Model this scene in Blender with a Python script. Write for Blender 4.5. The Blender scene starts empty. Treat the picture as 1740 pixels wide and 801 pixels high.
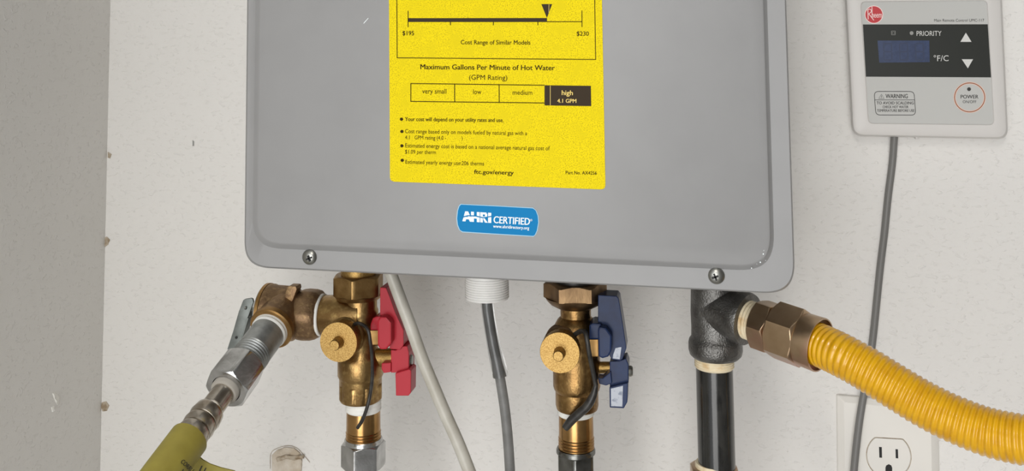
import bpy, bmesh, math, random
from mathutils import Vector, Matrix, noise
random.seed(7)
SC = bpy.context.scene
COL = SC.collection
# ------------------------------------------------------------------ camera
F_PX, PX, PY = 1600.0, 870.0, 0.0          # focal length and principal point (the photo is a crop below the lens axis)
CAM = Vector((0.0, -0.83, 1.50))           # world: back wall is y=0, x right, z up, metres
_v = Vector((657 - PX, -21500 - PY, F_PX)).normalized()
_h = -Vector((-8250 - PX, 25 - PY, F_PX)).normalized()
_h = (_h - _h.dot(_v) * _v).normalized()
_n = _v.cross(_h)
RIGHT = Vector((_h.x, _n.x, _v.x)); DOWN = Vector((_h.y, _n.y, _v.y)); FWD = Vector((_h.z, _n.z, _v.z))
cam_data = bpy.data.cameras.new('camera')
cam = bpy.data.objects.new('camera', cam_data); COL.objects.link(cam)
m3 = Matrix((RIGHT, -DOWN, -FWD)).transposed()
cam.matrix_world = Matrix.Translation(CAM) @ m3.to_4x4()
cam_data.sensor_width = 36.0; cam_data.sensor_fit = 'HORIZONTAL'
cam_data.lens = F_PX / 1740.0 * 36.0
cam_data.shift_y = -(400.5 - PY) / 1740.0
cam_data.clip_start = 0.01
SC.camera = cam
# ------------------------------------------------------------------ daylight, lamp, exposure
world = bpy.data.worlds.new('daylight'); SC.world = world; world.use_nodes = True
bg = world.node_tree.nodes['Background']
bg.inputs[0].default_value = (0.96, 0.98, 1.03, 1); bg.inputs[1].default_value = 0.64
lamp_d = bpy.data.lights.new('ceiling_tube_lamp', 'AREA'); lamp_d.shape = 'RECTANGLE'
lamp_d.size = 0.14; lamp_d.size_y = 0.6; lamp_d.energy = 3.4; lamp_d.color = (1.0, 0.96, 0.90)
lamp = bpy.data.objects.new('ceiling_tube_lamp', lamp_d); COL.objects.link(lamp)
lamp.location = (-0.02, -1.15, 1.96)
# daylight through the open doorway across the room
door_d = bpy.data.lights.new('doorway_daylight', 'AREA'); door_d.shape = 'RECTANGLE'
door_d.size = 1.4; door_d.size_y = 2.1; door_d.energy = 29.5; door_d.color = (1.0, 0.99, 0.975)
door = bpy.data.objects.new('doorway_daylight', door_d); COL.objects.link(door)
door.location = (-0.34, -2.8, 1.07); door.rotation_euler = (math.radians(90), 0, 0)
SC.view_settings.view_transform = 'Standard'; SC.view_settings.look = 'None'
SC.view_settings.gamma = 1.0; SC.view_settings.use_curve_mapping = False
SC.view_settings.exposure = 0.34

# ------------------------------------------------------------------ helpers
def ray(px, py):
    return RIGHT * (px - PX) + DOWN * (py - PY) + FWD * F_PX
def at(px, py, Y):
    """point of the photograph's pixel on the plane Y metres in front of the back wall"""
    d = ray(px, py); t = (-CAM.y - Y) / d.y
    return CAM + d * t
def pxr(px, py, Y, w):
    """length in metres of w pixels across at that place"""
    return (at(px + w / 2, py, Y) - at(px - w / 2, py, Y)).length
def krad(px, py, Y):
    """metres per pixel across a round pipe standing there"""
    d = ray(px, py); return (at(px + 1, py, Y) - at(px - 1, py, Y)).length / 2 * d.y / math.hypot(d.x, d.y)
def lin(c):
    return tuple(((v / 255) / 12.92 if v / 255 <= .04045 else ((v / 255 + .055) / 1.055) ** 2.4) for v in c) + (1,)

def mat(name, rgb, rough=.5, metal=0., var=None, bump=None, coat=0., trans=0., spec=None, stretch=None):
    """procedural material: var=(rgb2, scale, lo, hi) mottles the colour, bump=[(scale, strength, distance), ...] is fine relief"""
    m = bpy.data.materials.new(name); m.use_nodes = True
    nt = m.node_tree; N = nt.nodes; L = nt.links
    b = N['Principled BSDF']
    b.inputs['Base Color'].default_value = lin(rgb); b.inputs['Roughness'].default_value = rough
    b.inputs['Metallic'].default_value = metal; b.inputs['Coat Weight'].default_value = coat
    b.inputs['Transmission Weight'].default_value = trans
    if spec is not None: b.inputs['Specular IOR Level'].default_value = spec
    tc = N.new('ShaderNodeTexCoord'); src = tc.outputs['Object']
    if stretch:
        mp = N.new('ShaderNodeMapping'); mp.inputs['Scale'].default_value = stretch
        L.new(src, mp.inputs[0]); src = mp.outputs[0]
    if var:
        items = var if isinstance(var, list) else [var]
        prev = None
        for rgb2, sc, lo, hi in items:
            n = N.new('ShaderNodeTexNoise'); n.inputs['Scale'].default_value = sc; n.inputs['Detail'].default_value = 4
            L.new(src, n.inputs['Vector'])
            r = N.new('ShaderNodeMapRange'); r.inputs[1].default_value = lo; r.inputs[2].default_value = hi
            L.new(n.outputs['Fac'], r.inputs[0])
            mx = N.new('ShaderNodeMix'); mx.data_type = 'RGBA'
            if prev is None: mx.inputs[6].default_value = lin(rgb)
            else: L.new(prev, mx.inputs[6])
            mx.inputs[7].default_value = lin(rgb2)
            L.new(r.outputs[0], mx.inputs[0]); prev = mx.outputs[2]
        L.new(prev, b.inputs['Base Color'])
    if bump:
        nrm = None
        for sc, st, dist in bump:
            n = N.new('ShaderNodeTexNoise'); n.inputs['Scale'].default_value = sc; n.inputs['Detail'].default_value = 3
            L.new(src, n.inputs['Vector'])
            bp = N.new('ShaderNodeBump'); bp.inputs['Strength'].default_value = st; bp.inputs['Distance'].default_value = dist
            L.new(n.outputs['Fac'], bp.inputs['Height'])
            if nrm: L.new(nrm, bp.inputs['Normal'])
            nrm = bp.outputs[0]
        L.new(nrm, b.inputs['Normal'])
    return m

def origin_of(o):
    p = Vector((0, 0, 0))
    while o is not None:
        p += o.location; o = o.parent
    return p
def obj(name, bm, m, parent=None, smooth=35, **props):
    me = bpy.data.meshes.new(name)
    base = origin_of(parent)
    bmesh.ops.recalc_face_normals(bm, faces=bm.faces)
    if base.length: bmesh.ops.translate(bm, verts=bm.verts, vec=-base)
    bm.to_mesh(me); bm.free()
    if smooth:
        me.shade_smooth()
        me.set_sharp_from_angle(angle=math.radians(smooth))
    for mm in (m if isinstance(m, (list, tuple)) else [m]): me.materials.append(mm)
    o = bpy.data.objects.new(name, me); COL.objects.link(o); o.parent = parent
    for k, v in props.items(): o[k] = v
    return o
def thing(name, label, cat, loc, group=None):
    o = bpy.data.objects.new(name, None); COL.objects.link(o); o.location = loc
    o.empty_display_size = .02
    o['label'] = label; o['category'] = cat
    if group: o['group'] = group
    return o
def frame(a, p):
    """axis, direction to the camera across the axis, and the direction to its right"""
    a = a.normalized(); f = CAM - p; f = (f - a * f.dot(a)).normalized()
    return a, f, a.cross(f)
def rings(bm, rows, caps=(True, True)):
    vs = [[bm.verts.new(p) for p in r] for r in rows]
    n = len(vs[0])
    for i in range(len(vs) - 1):
        for j in range(n):
            k = (j + 1) % n
            bm.faces.new((vs[i][j], vs[i][k], vs[i + 1][k], vs[i + 1][j]))
    if caps[0]: bm.faces.new(list(reversed(vs[0])))
    if caps[1]: bm.faces.new(vs[-1])
def lathe(bm, p0, axis, prof, seg=56, caps=(True, True), fn=None):
    """profile [(t along axis, radius)]; fn(theta, t, r) may reshape the radius"""
    a, f, r = frame(axis, p0)
    rows = []
    for t, rad in prof:
        row = []
        for j in range(seg):
            th = 2 * math.pi * j / seg
            rr = fn(th, t, rad) if fn else rad
            row.append(p0 + a * t + (f * math.cos(th) + r * math.sin(th)) * rr)
        rows.append(row)
    rings(bm, rows, caps)
def hexnut(bm, p0, p1, R, rot=0., c0=.5, c1=.5, hole=0., sides=6):
    """nut between p0 and p1, R across corners, chamfered like a turned nut; rot in degrees from the camera side"""
    ax = p1 - p0; L = ax.length; fl = R * math.cos(math.pi / sides)
    k = 2 * math.pi / sides
    def hr(th):
        x = (th - math.radians(rot)) % k
        return fl / math.cos(x - k / 2)
    dep = (R - fl) * 0.62
    ts = []
    for i in range(6): ts.append((i / 5 * dep, 0))
    for i in range(6): ts.append((L - dep + i / 5 * dep, 1))
    def fn(th, t, r):
        lim0 = fl * .985 + t * 1.6 if c0 else 9
        lim1 = fl * .985 + (L - t) * 1.6 if c1 else 9
        return min(hr(th), lim0, lim1)
    prof = [(t, R) for t, _ in ts]
    lathe(bm, p0, ax, prof, seg=sides * 12, fn=fn, caps=(not hole, not hole))
    if hole:
        for t in (0, L):
            a, f, r = frame(ax, p0); rowa = []; rowb = []
            for j in range(sides * 12):
                th = 2 * math.pi * j / (sides * 12); d = f * math.cos(th) + r * math.sin(th)
                rowa.append(p0 + a * t + d * fn(th, t, R)); rowb.append(p0 + a * t + d * hole)
            rings(bm, [rowa, rowb], (False, False))
def threads(t0, t1, r, n, amp=.0006):
    out = []
    for i in range(n):
        a = t0 + (t1 - t0) * i / n; d = (t1 - t0) / n
        out += [(a + d * .05, r - amp), (a + d * .4, r + amp * .4), (a + d * .6, r + amp * .4), (a + d * .95, r - amp)]
    return out
def catmull(pts, step):
    P = [pts[0] * 2 - pts[1]] + list(pts) + [pts[-1] * 2 - pts[-2]]
    fine = []
    for i in range(1, len(P) - 2):
        for s in range(40):
            t = s / 40; a, b, c, d = P[i - 1], P[i], P[i + 1], P[i + 2]
            fine.append(.5 * ((2 * b) + (c - a) * t + (2 * a - 5 * b + 4 * c - d) * t * t + (3 * b - a - 3 * c + d) * t ** 3))
    fine.append(P[-2])
    out = [fine[0]]; acc = 0
    for i in range(1, len(fine)):
        seg = (fine[i] - fine[i - 1]).length; pos = 0
        while acc + (seg - pos) >= step:
            pos += step - acc; out.append(fine[i - 1].lerp(fine[i], pos / seg)); acc = 0
        acc += seg - pos
    return out
def tube(bm, pts, rad, seg=20, caps=(True, True), step=.004, squash=None):
    """sweep a circle along a smooth curve; rad is a number or a function of arc length"""
    c = catmull(pts, step); n = len(c)
    T = [(c[min(i + 1, n - 1)] - c[max(i - 1, 0)]).normalized() for i in range(n)]
    u = T[0].orthogonal().normalized(); rows = []
    for i in range(n):
        u = (u - T[i] * u.dot(T[i])).normalized(); v = T[i].cross(u)
        r = rad(i * step) if callable(rad) else rad
        rows.append([c[i] + (u * math.cos(2 * math.pi * j / seg) + v * math.sin(2 * math.pi * j / seg)) * r for j in range(seg)])
    rings(bm, rows, caps)
def prism(bm, pts, depth, bevel=0.):
    """outline of points extruded straight back towards the wall, edges rounded"""
    vs = [bm.verts.new(p) for p in pts]
    wb = [bm.verts.new(p + Vector((0, depth, 0))) for p in pts]
    n = len(vs); fs = [bm.faces.new(vs), bm.faces.new(list(reversed(wb)))]
    for i in range(n):
        fs.append(bm.faces.new((vs[(i + 1) % n], vs[i], wb[i], wb[(i + 1) % n])))
    bmesh.ops.recalc_face_normals(bm, faces=fs)
    if bevel:
        es = [e for e in bm.edges if e.verts[0] in set(vs + wb)]
        bmesh.ops.bevel(bm, geom=es, offset=bevel, segments=2, affect='EDGES', profile=.6, clamp_overlap=True)
def box(bm, lo, hi):
    x0, y0, z0 = lo; x1, y1, z1 = hi
    v = [bm.verts.new(p) for p in ((x0, y0, z0), (x1, y0, z0), (x1, y1, z0), (x0, y1, z0), (x0, y0, z1), (x1, y0, z1), (x1, y1, z1), (x0, y1, z1))]
    for q in ((0, 1, 2, 3), (7, 6, 5, 4), (0, 4, 5, 1), (1, 5, 6, 2), (2, 6, 7, 3), (3, 7, 4, 0)): bm.faces.new([v[i] for i in q])
def roundpoly(corners, radii, n=8):
    """2D corners with rounded vertices"""
    out = []; k = len(corners)
    for i in range(k):
        p = Vector(corners[i]); a = Vector(corners[i - 1]); b = Vector(corners[(i + 1) % k]); r = radii[i]
        if r <= 0: out.append(p); continue
        da = (a - p).normalized(); db = (b - p).normalized()
        s = p + da * r; e = p + db * r
        for j in range(n + 1):
            t = j / n; q = s * (1 - t) ** 2 + p * 2 * t * (1 - t) * .97 + e * t * t
            q = s.lerp(p, t).lerp(p.lerp(e, t), t)
            # pull the quadratic towards a circular arc
            q = q + (p - q) * .06 * math.sin(math.pi * t)
            out.append(q)
    return out
def flat(bm, pix, Y, th=.00015):
    """thin flat print or sticker of the given outline lying on plane Y"""
    f = [at(x, y, Y + th) for x, y in pix]; b = [at(x, y, Y) for x, y in pix]
    vs = [bm.verts.new(p) for p in f]; wb = [bm.verts.new(p) for p in b]; n = len(vs)
    bm.faces.new(vs); bm.faces.new(list(reversed(wb)))
    for i in range(n): bm.faces.new((vs[i], vs[(i + 1) % n], wb[(i + 1) % n], wb[i]))
def line(bm, a, b, w, Y):
    a = Vector(a); b = Vector(b); d = (b - a).normalized(); n = Vector((-d.y, d.x)) * w / 2
    flat(bm, [a - n, b - n, b + n, a + n], Y)
def ringline(bm, pix, w, Y, th=.00015):
    """closed outline of line width w"""
    n = len(pix); P = [Vector(p) for p in pix]; inner = []; outer = []
    for i in range(n):
        t = (P[(i + 1) % n] - P[i - 1]).normalized(); nn = Vector((-t.y, t.x)) * w / 2
        inner.append(P[i] + nn); outer.append(P[i] - nn)
    vo = [bm.verts.new(at(p.x, p.y, Y + th)) for p in outer]; vi = [bm.verts.new(at(p.x, p.y, Y + th)) for p in inner]
    for i in range(n):
        j = (i + 1) % n
        bm.faces.new((vo[i], vo[j], vi[j], vi[i]))
def disc(cx, cy, rx, ry=None, n=28):
    ry = ry or rx
    return [(cx + rx * math.cos(2 * math.pi * i / n), cy + ry * math.sin(2 * math.pi * i / n)) for i in range(n)]

_CAPH = {}
def text_verts(body):
    cu = bpy.data.curves.new('t', 'FONT'); cu.body = body; cu.size = 1; cu.resolution_u = 3
    o = bpy.data.objects.new('t', cu); COL.objects.link(o)
    me = bpy.data.meshes.new_from_object(o.evaluated_get(bpy.context.evaluated_depsgraph_get()))
    vs = [v.co.copy() for v in me.vertices]; fs = [list(p.vertices) for p in me.polygons]
    bpy.data.objects.remove(o); bpy.data.curves.remove(cu); bpy.data.meshes.remove(me)
    return vs, fs
def text(bm, body, x0, y0, x1, y1, cap, Y=None, bold=.0, place=None, th=.0002):
    """lettering from baseline start to baseline end, cap height in pixels, laid on plane Y (or by place(px,py))"""
    if not _CAPH: _CAPH['H'] = max(v.y for v in text_verts('H')[0])
    vs, fs = text_verts(body)
    a = min(v.x for v in vs); b = max(v.x for v in vs); h = _CAPH['H']
    d = Vector((x1 - x0, y1 - y0)); up = Vector((d.y, -d.x)).normalized() * cap / h
    em = cap / h
    for sx, sy in (((-1, 0), (1, 0), (0, .5)) if bold else ((0, 0),)):     # heavier faces are struck more than once
        nv = []
        for v in vs:
            p = Vector((x0, y0)) + d * ((v.x - a) / (b - a)) + up * v.y + Vector((sx, sy)) * bold * em
            nv.append(bm.verts.new(place(p.x, p.y) if place else at(p.x, p.y, Y + th + sx * .00001)))
        for f in fs:
            try: bm.faces.new([nv[i] for i in f])
            except ValueError: pass

# ------------------------------------------------------------------ materials
def wall_mat(name, rgb, dark):
    m = mat(name, rgb, .75, spec=.25, var=[(dark, 3.2, .45, .95)])
    nt = m.node_tree; N = nt.nodes; L = nt.links; b = N['Principled BSDF']
    tc = N.new('ShaderNodeTexCoord'); prev = None
    def add(scale, detail, lo, hi, strength, dist, warp=(1, 1, 1), rough=.5):
        nonlocal prev
        mp = N.new('ShaderNodeMapping'); mp.inputs['Scale'].default_value = warp
        L.new(tc.outputs['Object'], mp.inputs[0])
        n = N.new('ShaderNodeTexNoise'); n.inputs['Scale'].default_value = scale; n.inputs['Detail'].default_value = detail
        n.inputs['Roughness'].default_value = rough; n.inputs['Distortion'].default_value = .6
        L.new(mp.outputs[0], n.inputs['Vector'])
        r = N.new('ShaderNodeMapRange'); r.interpolation_type = 'SMOOTHSTEP'
        r.inputs[1].default_value = lo; r.inputs[2].default_value = hi
        L.new(n.outputs['Fac'], r.inputs[0])
        bp = N.new('ShaderNodeBump'); bp.inputs['Strength'].default_value = strength; bp.inputs['Distance'].default_value = dist
        L.new(r.outputs[0], bp.inputs['Height'])
        if prev: L.new(prev, bp.inputs['Normal'])
        prev = bp.outputs[0]
    add(38, 2, .3, .7, .16, .0010)
    add(210, 3, .56, .70, .55, .0006, (.8, 1, 1.4))
    add(420, 2, .58, .70, .35, .0003, (.8, 1, 1.4))
    add(700, 2, .3, .7, .10, .0002)
    L.new(prev, b.inputs['Normal'])
    return m
M = {}
M['wall'] = wall_mat('white_wall_paint', (230, 228, 224), (224, 222, 217))
M['dimming_grey'] = mat('dimming_grey_wall', (118, 117, 115), .8, var=((104, 103, 101), 5, .35, .7))  # dark tone chosen to weaken bounce light from the right
M['concrete'] = mat('concrete', (192, 190, 186), .7, var=((170, 168, 163), 6, .35, .7), bump=[(80, .3, .002)])
M['case'] = mat('grey_enamel', (146, 146, 146), .42, var=((143, 143, 143), 30, .4, .7), bump=[(1500, .06, .0002)])
M['yellow'] = mat('yellow_label_paper', (240, 217, 4), .7, spec=.2, var=[((194, 172, 6), 1500, .50, .62), ((226, 204, 6), 120, .45, .7)])
M['ink'] = mat('dark_ink', (58, 46, 18), .8, spec=.1)
M['inkblock'] = mat('brown_ink_block', (64, 55, 44), .8, spec=.1)
M['yellowink'] = mat('yellow_knockout', (250, 220, 120), .6)
M['blue'] = mat('blue_sticker', (0, 124, 184), .6, spec=.2)
M['paleblue'] = mat('sticker_edge', (165, 205, 225), .5)
M['white_ink'] = mat('white_ink', (240, 248, 250), .5)
M['steel'] = mat('screw_steel', (150, 150, 145), .32, 1., bump=[(900, .1, .0003)])
M['black'] = mat('black_slot', (22, 21, 20), .6)
M['brass'] = mat('cast_brass', (168, 138, 90), .34, 1., var=[((136, 106, 66), 60, .35, .65), ((190, 160, 104), 260, .5, .75)], bump=[(700, .25, .0005), (90, .1, .002)])
M['castbronze'] = mat('dull_cast_bronze', (158, 130, 98), .5, .9, var=[((130, 104, 78), 60, .35, .65), ((174, 146, 106), 260, .5, .75)], bump=[(700, .4, .0006), (90, .15, .002)])
M['rim'] = mat('worn_gold_rim', (178, 142, 92), .45, 1., var=[((150, 116, 70), 120, .35, .7)])
M['goldbronze'] = mat('brown_brass', (176, 144, 94), .4, 1., var=[((140, 110, 68), 90, .3, .62)], bump=[(700, .25, .0005)])
M['oldbrass'] = mat('aged_brass', (164, 130, 82), .34, 1., var=[((116, 88, 54), 55, .35, .65), ((184, 150, 96), 260, .5, .75)], bump=[(700, .25, .0005), (90, .1, .002)])
M['cap'] = mat('grained_gold_brass', (184, 152, 94), .48, 1., var=[((156, 124, 72), 1300, .42, .62)], bump=[(1100, .3, .0004)])
M['bronze'] = mat('brown_tarnished_brass', (146, 120, 88), .44, 1., var=[((106, 84, 62), 90, .3, .62), ((170, 134, 90), 40, .5, .75)], bump=[(600, .2, .0005)], stretch=(1, 1, .5))
M['nipple'] = mat('polished_brass', (182, 144, 94), .24, 1., var=[((152, 114, 66), 70, .35, .7)], bump=[(300, .1, .0005)])
M['chrome'] = mat('dull_chrome', (208, 209, 209), .22, 1., var=[((168, 168, 166), 80, .35, .7)], bump=[(350, .12, .0006)])
M['darkchrome'] = mat('worn_chrome', (140, 141, 138), .26, 1., var=[((96, 96, 92), 90, .35, .7)], bump=[(350, .15, .0006)])
M['galv'] = mat('galvanised_steel', (178, 181, 180), .42, .8, var=[((140, 143, 142), 120, .35, .7)], bump=[(500, .1, .0004)])
M['nickel'] = mat('nickel_tube', (196, 190, 180), .22, 1., var=[((158, 146, 130), 110, .35, .7)])
M['lever'] = mat('zinc_plate', (132, 137, 134), .5, .7, var=[((112, 117, 114), 140, .35, .7)])
M['tape'] = mat('white_thread_tape', (236, 236, 230), .5, bump=[(500, .3, .0006)])
M['sealant'] = mat('cream_pipe_dope', (236, 222, 190), .55, var=[((206, 170, 112), 90, .5, .72)], bump=[(420, .5, .001)])
M['red'] = mat('red_plastic', (180, 44, 56), .3, spec=.2, bump=[(900, .05, .0003)])
M['navy'] = mat('navy_plastic', (33, 50, 86), .28, spec=.18, var=[((30, 42, 74), 120, .4, .7)])
M['glint'] = mat('silver_glint', (150, 154, 161), .42, .5, var=[((108, 114, 126), 400, .5, .7)])  # silver colour for the painted glint on the navy handles
M['strap'] = mat('black_rubber', (52, 50, 46), .4, var=[((34, 32, 30), 200, .4, .6)])
M['washer'] = mat('grey_rubber_washer', (172, 167, 158), .6)
M['pvc'] = mat('white_pvc', (242, 241, 237), .4)
M['whitecable'] = mat('off_white_cable', (190, 187, 177), .35, var=[((176, 172, 160), 60, .4, .7)])
M['greycable'] = mat('grey_cable', (128, 128, 126), .45, var=[((112, 112, 110), 90, .4, .7)])
M['ctlcable'] = mat('dark_grey_cable', (118, 117, 114), .45)
M['clear'] = mat('clear_vinyl', (240, 242, 244), .08, trans=1.)
M['clear'].node_tree.nodes['Principled BSDF'].inputs['IOR'].default_value = 1.38
M['iron'] = mat('cast_iron', (122, 121, 118), .36, .85, var=[((92, 90, 87), 110, .35, .65)], bump=[(800, .6, .0009), (60, .15, .002)])
M['blackpipe'] = mat('black_pipe', (44, 44, 42), .2, .25, coat=.35, var=[((72, 70, 66), 55, .55, .8), ((28, 28, 27), 180, .5, .7)], bump=[(160, .1, .0008)], stretch=(1.6, 1.6, .35))
M['fit'] = mat('bronze_plated_fitting', (196, 170, 140), .3, 1., var=[((170, 144, 114), 45, .35, .65), ((196, 150, 132), 28, .52, .72)], bump=[(400, .08, .0004)])
M['hose'] = mat('yellow_hose_jacket', (222, 168, 8), .25, coat=.3, var=[((208, 152, 5), 140, .4, .7)])
M['plastic'] = mat('white_plastic', (214, 211, 207), .38)
M['face'] = mat('grey_faceplate', (193, 193, 189), .45)
M['panel'] = mat('black_panel', (42, 44, 40), .4, spec=.3)
M['display'] = mat('blue_display', (52, 66, 100), .3, var=((44, 58, 90), 300, .4, .6))
M['digit'] = mat('unlit_segment', (44, 56, 84), .4)
M['greyink'] = mat('grey_ink', (150, 150, 146), .5)
M['silver'] = mat('silver_ink', (214, 214, 210), .5)
M['blackink'] = mat('black_ink', (48, 47, 44), .6)
M['redink'] = mat('red_logo', (196, 52, 58), .5)
M['pink'] = mat('pale_ink', (252, 226, 222), .5)
M['orange'] = mat('orange_ring_ink', (140, 88, 56), .5)
M['halo'] = mat('peach_ring_ink', (236, 200, 184), .5)
M['outlet'] = mat('white_outlet_plastic', (232, 229, 222), .3)
M['olive'] = mat('olive_sleeve', (162, 150, 66), .5, var=[((146, 134, 56), 50, .4, .65), ((130, 102, 66), 25, .66, .8)])
M['plaster'] = mat('bare_plaster', (216, 208, 195), .9, var=((190, 176, 156), 60, .4, .65), bump=[(180, .6, .002)])
M['dirt'] = mat('brown_dirt', (184, 172, 154), .9, var=((150, 132, 108), 200, .4, .6))
M['rawwhite'] = mat('bare_gypsum', (240, 238, 232), .9, bump=[(300, .4, .001)])

# ------------------------------------------------------------------ room shell
XC = at(179, 400, 0).x
def shell(name, lo, hi, m):
    bm = bmesh.new(); box(bm, lo, hi); o = obj(name, bm, m, smooth=0); o['kind'] = 'structure'; return o
wall_back = shell('wall_back', (XC - .12, 0, 0), (1.12, .12, 2.7), M['wall'])
wall_left = shell('wall_left', (XC - .12, -.8, 0), (XC, 0, 2.7), M['wall'])
shell('wall_right_blocker', (1.0, -4.0, 0), (1.12, 0, 2.7), M['dimming_grey'])  # unseen wall added and kept dark to cut light from the right
shell('floor', (XC - .12, -4.0, -.1), (1.12, .12, 0), M['concrete'])
shell('ceiling', (XC - .12, -4.0, 2.7), (1.12, .12, 2.8), M['wall'])

def blob(bm, pix, Y, th, seed=0, jag=.0):
    """irregular low lump on the back wall with a sloping rim"""
    c = Vector((sum(p[0] for p in pix) / len(pix), sum(p[1] for p in pix) / len(pix)))
    rows = []
    for k, (s, h) in enumerate(((1.0, -.0004), (.93, th * .7), (.7, th), (.35, th * .9))):
        row = []
        for i, p in enumerate(pix):
            q = c + (Vector(p) - c) * (s + jag * noise.noise((i * 1.7, k * 2.3, seed)))
            row.append(at(q.x, q.y, Y + h * (1 + .6 * noise.noise((q.x * .2, q.y * .2, seed)))))
        rows.append(row)
    rings(bm, rows, (False, True))
def dens(pix, n):
    out = []
    for i in range(len(pix)):
        a = Vector(pix[i]); b = Vector(pix[(i + 1) % len(pix)])
        for j in range(n): out.append(tuple(a.lerp(b, j / n)))
    return out
bm = bmesh.new()
blob(bm, dens([(462, 812), (461, 774), (470, 765), (485, 760), (500, 761), (511, 770), (514, 785), (512, 812)], 5), 0, .0022, 3, .05)
patch = obj('plaster_patch', bm, M['plaster'], wall_back, 60, label='beige torn plaster patch low on the wall')
bm = bmesh.new()
blob(bm, dens([(468, 779), (484, 773), (498, 775), (517, 774), (516, 780), (500, 783), (484, 780), (470, 786)], 4), .0018, .0022, 5, .1)
obj('torn_edge', bm, M['dirt'], patch, 60)
bm = bmesh.new()
tube(bm, [at(x, y, .0006) for x, y in ((459, 797), (460, 772), (470, 763), (489, 758), (504, 762), (516, 774), (527, 787))], .00022, 6, step=.002)
obj('paper_tear', bm, M['dirt'], patch, 60)
for pix, s in (([(176, 404), (182, 402), (187, 408), (184, 416), (177, 421), (175, 412)], 1), ([(173, 684), (181, 682), (186, 690), (182, 699), (174, 700), (171, 692)], 2),
               ([(183, 258), (190, 262), (187, 270), (183, 268)], 4)):
    bm = bmesh.new(); blob(bm, dens(pix, 4), 0, .0008, s, .12); obj('dirt_spot', bm, M['dirt'], wall_back, 60)
bm = bmesh.new(); blob(bm, dens([(327, 238), (330, 240), (330, 248), (327, 249)], 3), 0, .0004, 9, .1); obj('pin_hole', bm, M['greyink'], wall_back, 60)
def on_left(px, py):
    d = ray(px, py); return CAM + d * ((XC - CAM.x) / d.x)
bm = bmesh.new()
for pix in ([(88, 668), (93, 666), (99, 674), (101, 686), (97, 690), (93, 682)], [(87, 692), (90, 690), (91, 699), (88, 701)]):
    rows = [[on_left(x, y) + Vector((-.0004, 0, 0)) for x, y in dens(pix, 3)]]
    c = sum(rows[0], Vector()) / len(rows[0])
    rows.append([c + (p - c) * .8 + Vector((.0014 * (1 + noise.noise(p * 400)), 0, 0)) for p in rows[0]])
    rings(bm, rows, (False, True))
obj('paint_chip', bm, M['rawwhite'], wall_left, 60)

# ------------------------------------------------------------------ water heater
YF = .232                                    # front flange plane of the cover
YP = .134                                    # depth of the pipe axes below the heater
def fx(x0, y0, x1, y1, y): return x0 + (x1 - x0) * (y - y0) / (y1 - y0)
TOPY = -560
LXT, RXT = fx(420.2, 0, 415.7, 400, TOPY), fx(1335.6, 0, 1349.5, 440, TOPY)
BL = (415.3, 453.6); BR = (1351.3, 500.5)
heater = thing('water_heater', 'large grey wall-hung tankless water heater with yellow energy label and blue sticker', 'water heater', at(880, 470, .1))
def outline(inset, rl, rr, y_off=0):
    return roundpoly([(LXT + inset, TOPY), (RXT - inset, TOPY), (BR[0] - inset, BR[1] - inset - y_off), (BL[0] + inset, BL[1] - inset - y_off)], [40, 40, rr, rl], 12)
def bead(g):   # outline of the raised panel, grown by g pixels
    ti, tr = fx(435.3, 0, 431.1, 380, TOPY) - g, fx(1301.8, 0, 1313, 400, TOPY) + g
    return roundpoly([(ti, TOPY + 40), (tr, TOPY + 40), (1314.3 + g, 459.6 + g), (430.7 - g, 418.4 + g)], [40, 40, 62 + g, 48 + g], 12)
PLATE = .0042                                 # height of the raised panel
YL = YF + PLATE
bm = bmesh.new()
rows = []
for pix, y in ((outline(.5, 44, 56), .205), (outline(-.3, 44, 56), YF - .004), (outline(0, 44, 56), YF - .0015), (outline(2.2, 43, 55), YF),
               (bead(2.5), YF), (bead(.5), YF + .0006), (bead(-4.5), YL - .0006), (bead(-8), YL)):
    rows.append([at(x, yy, y) for x, yy in pix])
rings(bm, rows, (True, True))
obj('front_cover', bm, M['case'], heater, 28)
bm = bmesh.new()
pb = [at(422, -545, .2), at(1330, -545, .2), at(1342, 478, .232), at(424, 440, .232)]
x0, x1 = at(424, 400, .232).x, at(1342, 400, .232).x
zb = at(880, 462, .232).z; zt = at(880, -550, .232).z
box(bm, (x0, -.206, zb), (x1, -.012, zt))
bmesh.ops.bevel(bm, geom=list(bm.edges), offset=.006, segments=2, affect='EDGES')
obj('case', bm, M['case'], heater)
bm = bmesh.new(); box(bm, (x0 + .03, -.014, zb + .03), (x1 - .03, 0.0005, zt - .03)); obj('wall_bracket', bm, M['steel'], heater)
def screw(cx, cy, rpx):
    c = at(cx, cy, YF); r = pxr(cx, cy, YF, rpx * 2) / 2; ax = Vector((0, -1, 0))
    bm = bmesh.new(); lathe(bm, c - ax * .001, ax, [(0, r * 1.02), (.0016, r * 1.02), (.0022, r * .93), (.0031, r * .6), (.0034, r * .2)], 32)
    s = obj('screw', bm, M['steel'], heater)
    bm = bmesh.new()
    cc = at(cx - 2, cy + 3, YF + .0036)
    for a in (20, 110):
        d = Vector((math.cos(math.radians(a)), 0, math.sin(math.radians(a)))) * r * .42; n = Vector((-d.z, 0, d.x)).normalized() * r * .10
        prism(bm, [cc - d - n, cc + d - n, cc + d + n, cc - d + n], .0012)
    obj('cross_recess', bm, M['black'], s, 0)
screw(526.2, 437, 11.9); screw(1217.3, 468.8, 13.9)
bm = bmesh.new(); flat(bm, [(617.5, 39.5), (625.5, 30.5), (626.2, 31), (618.2, 40.2)], YL, .0001); obj('scratch', bm, M['white_ink'], heater, 0)
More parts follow.
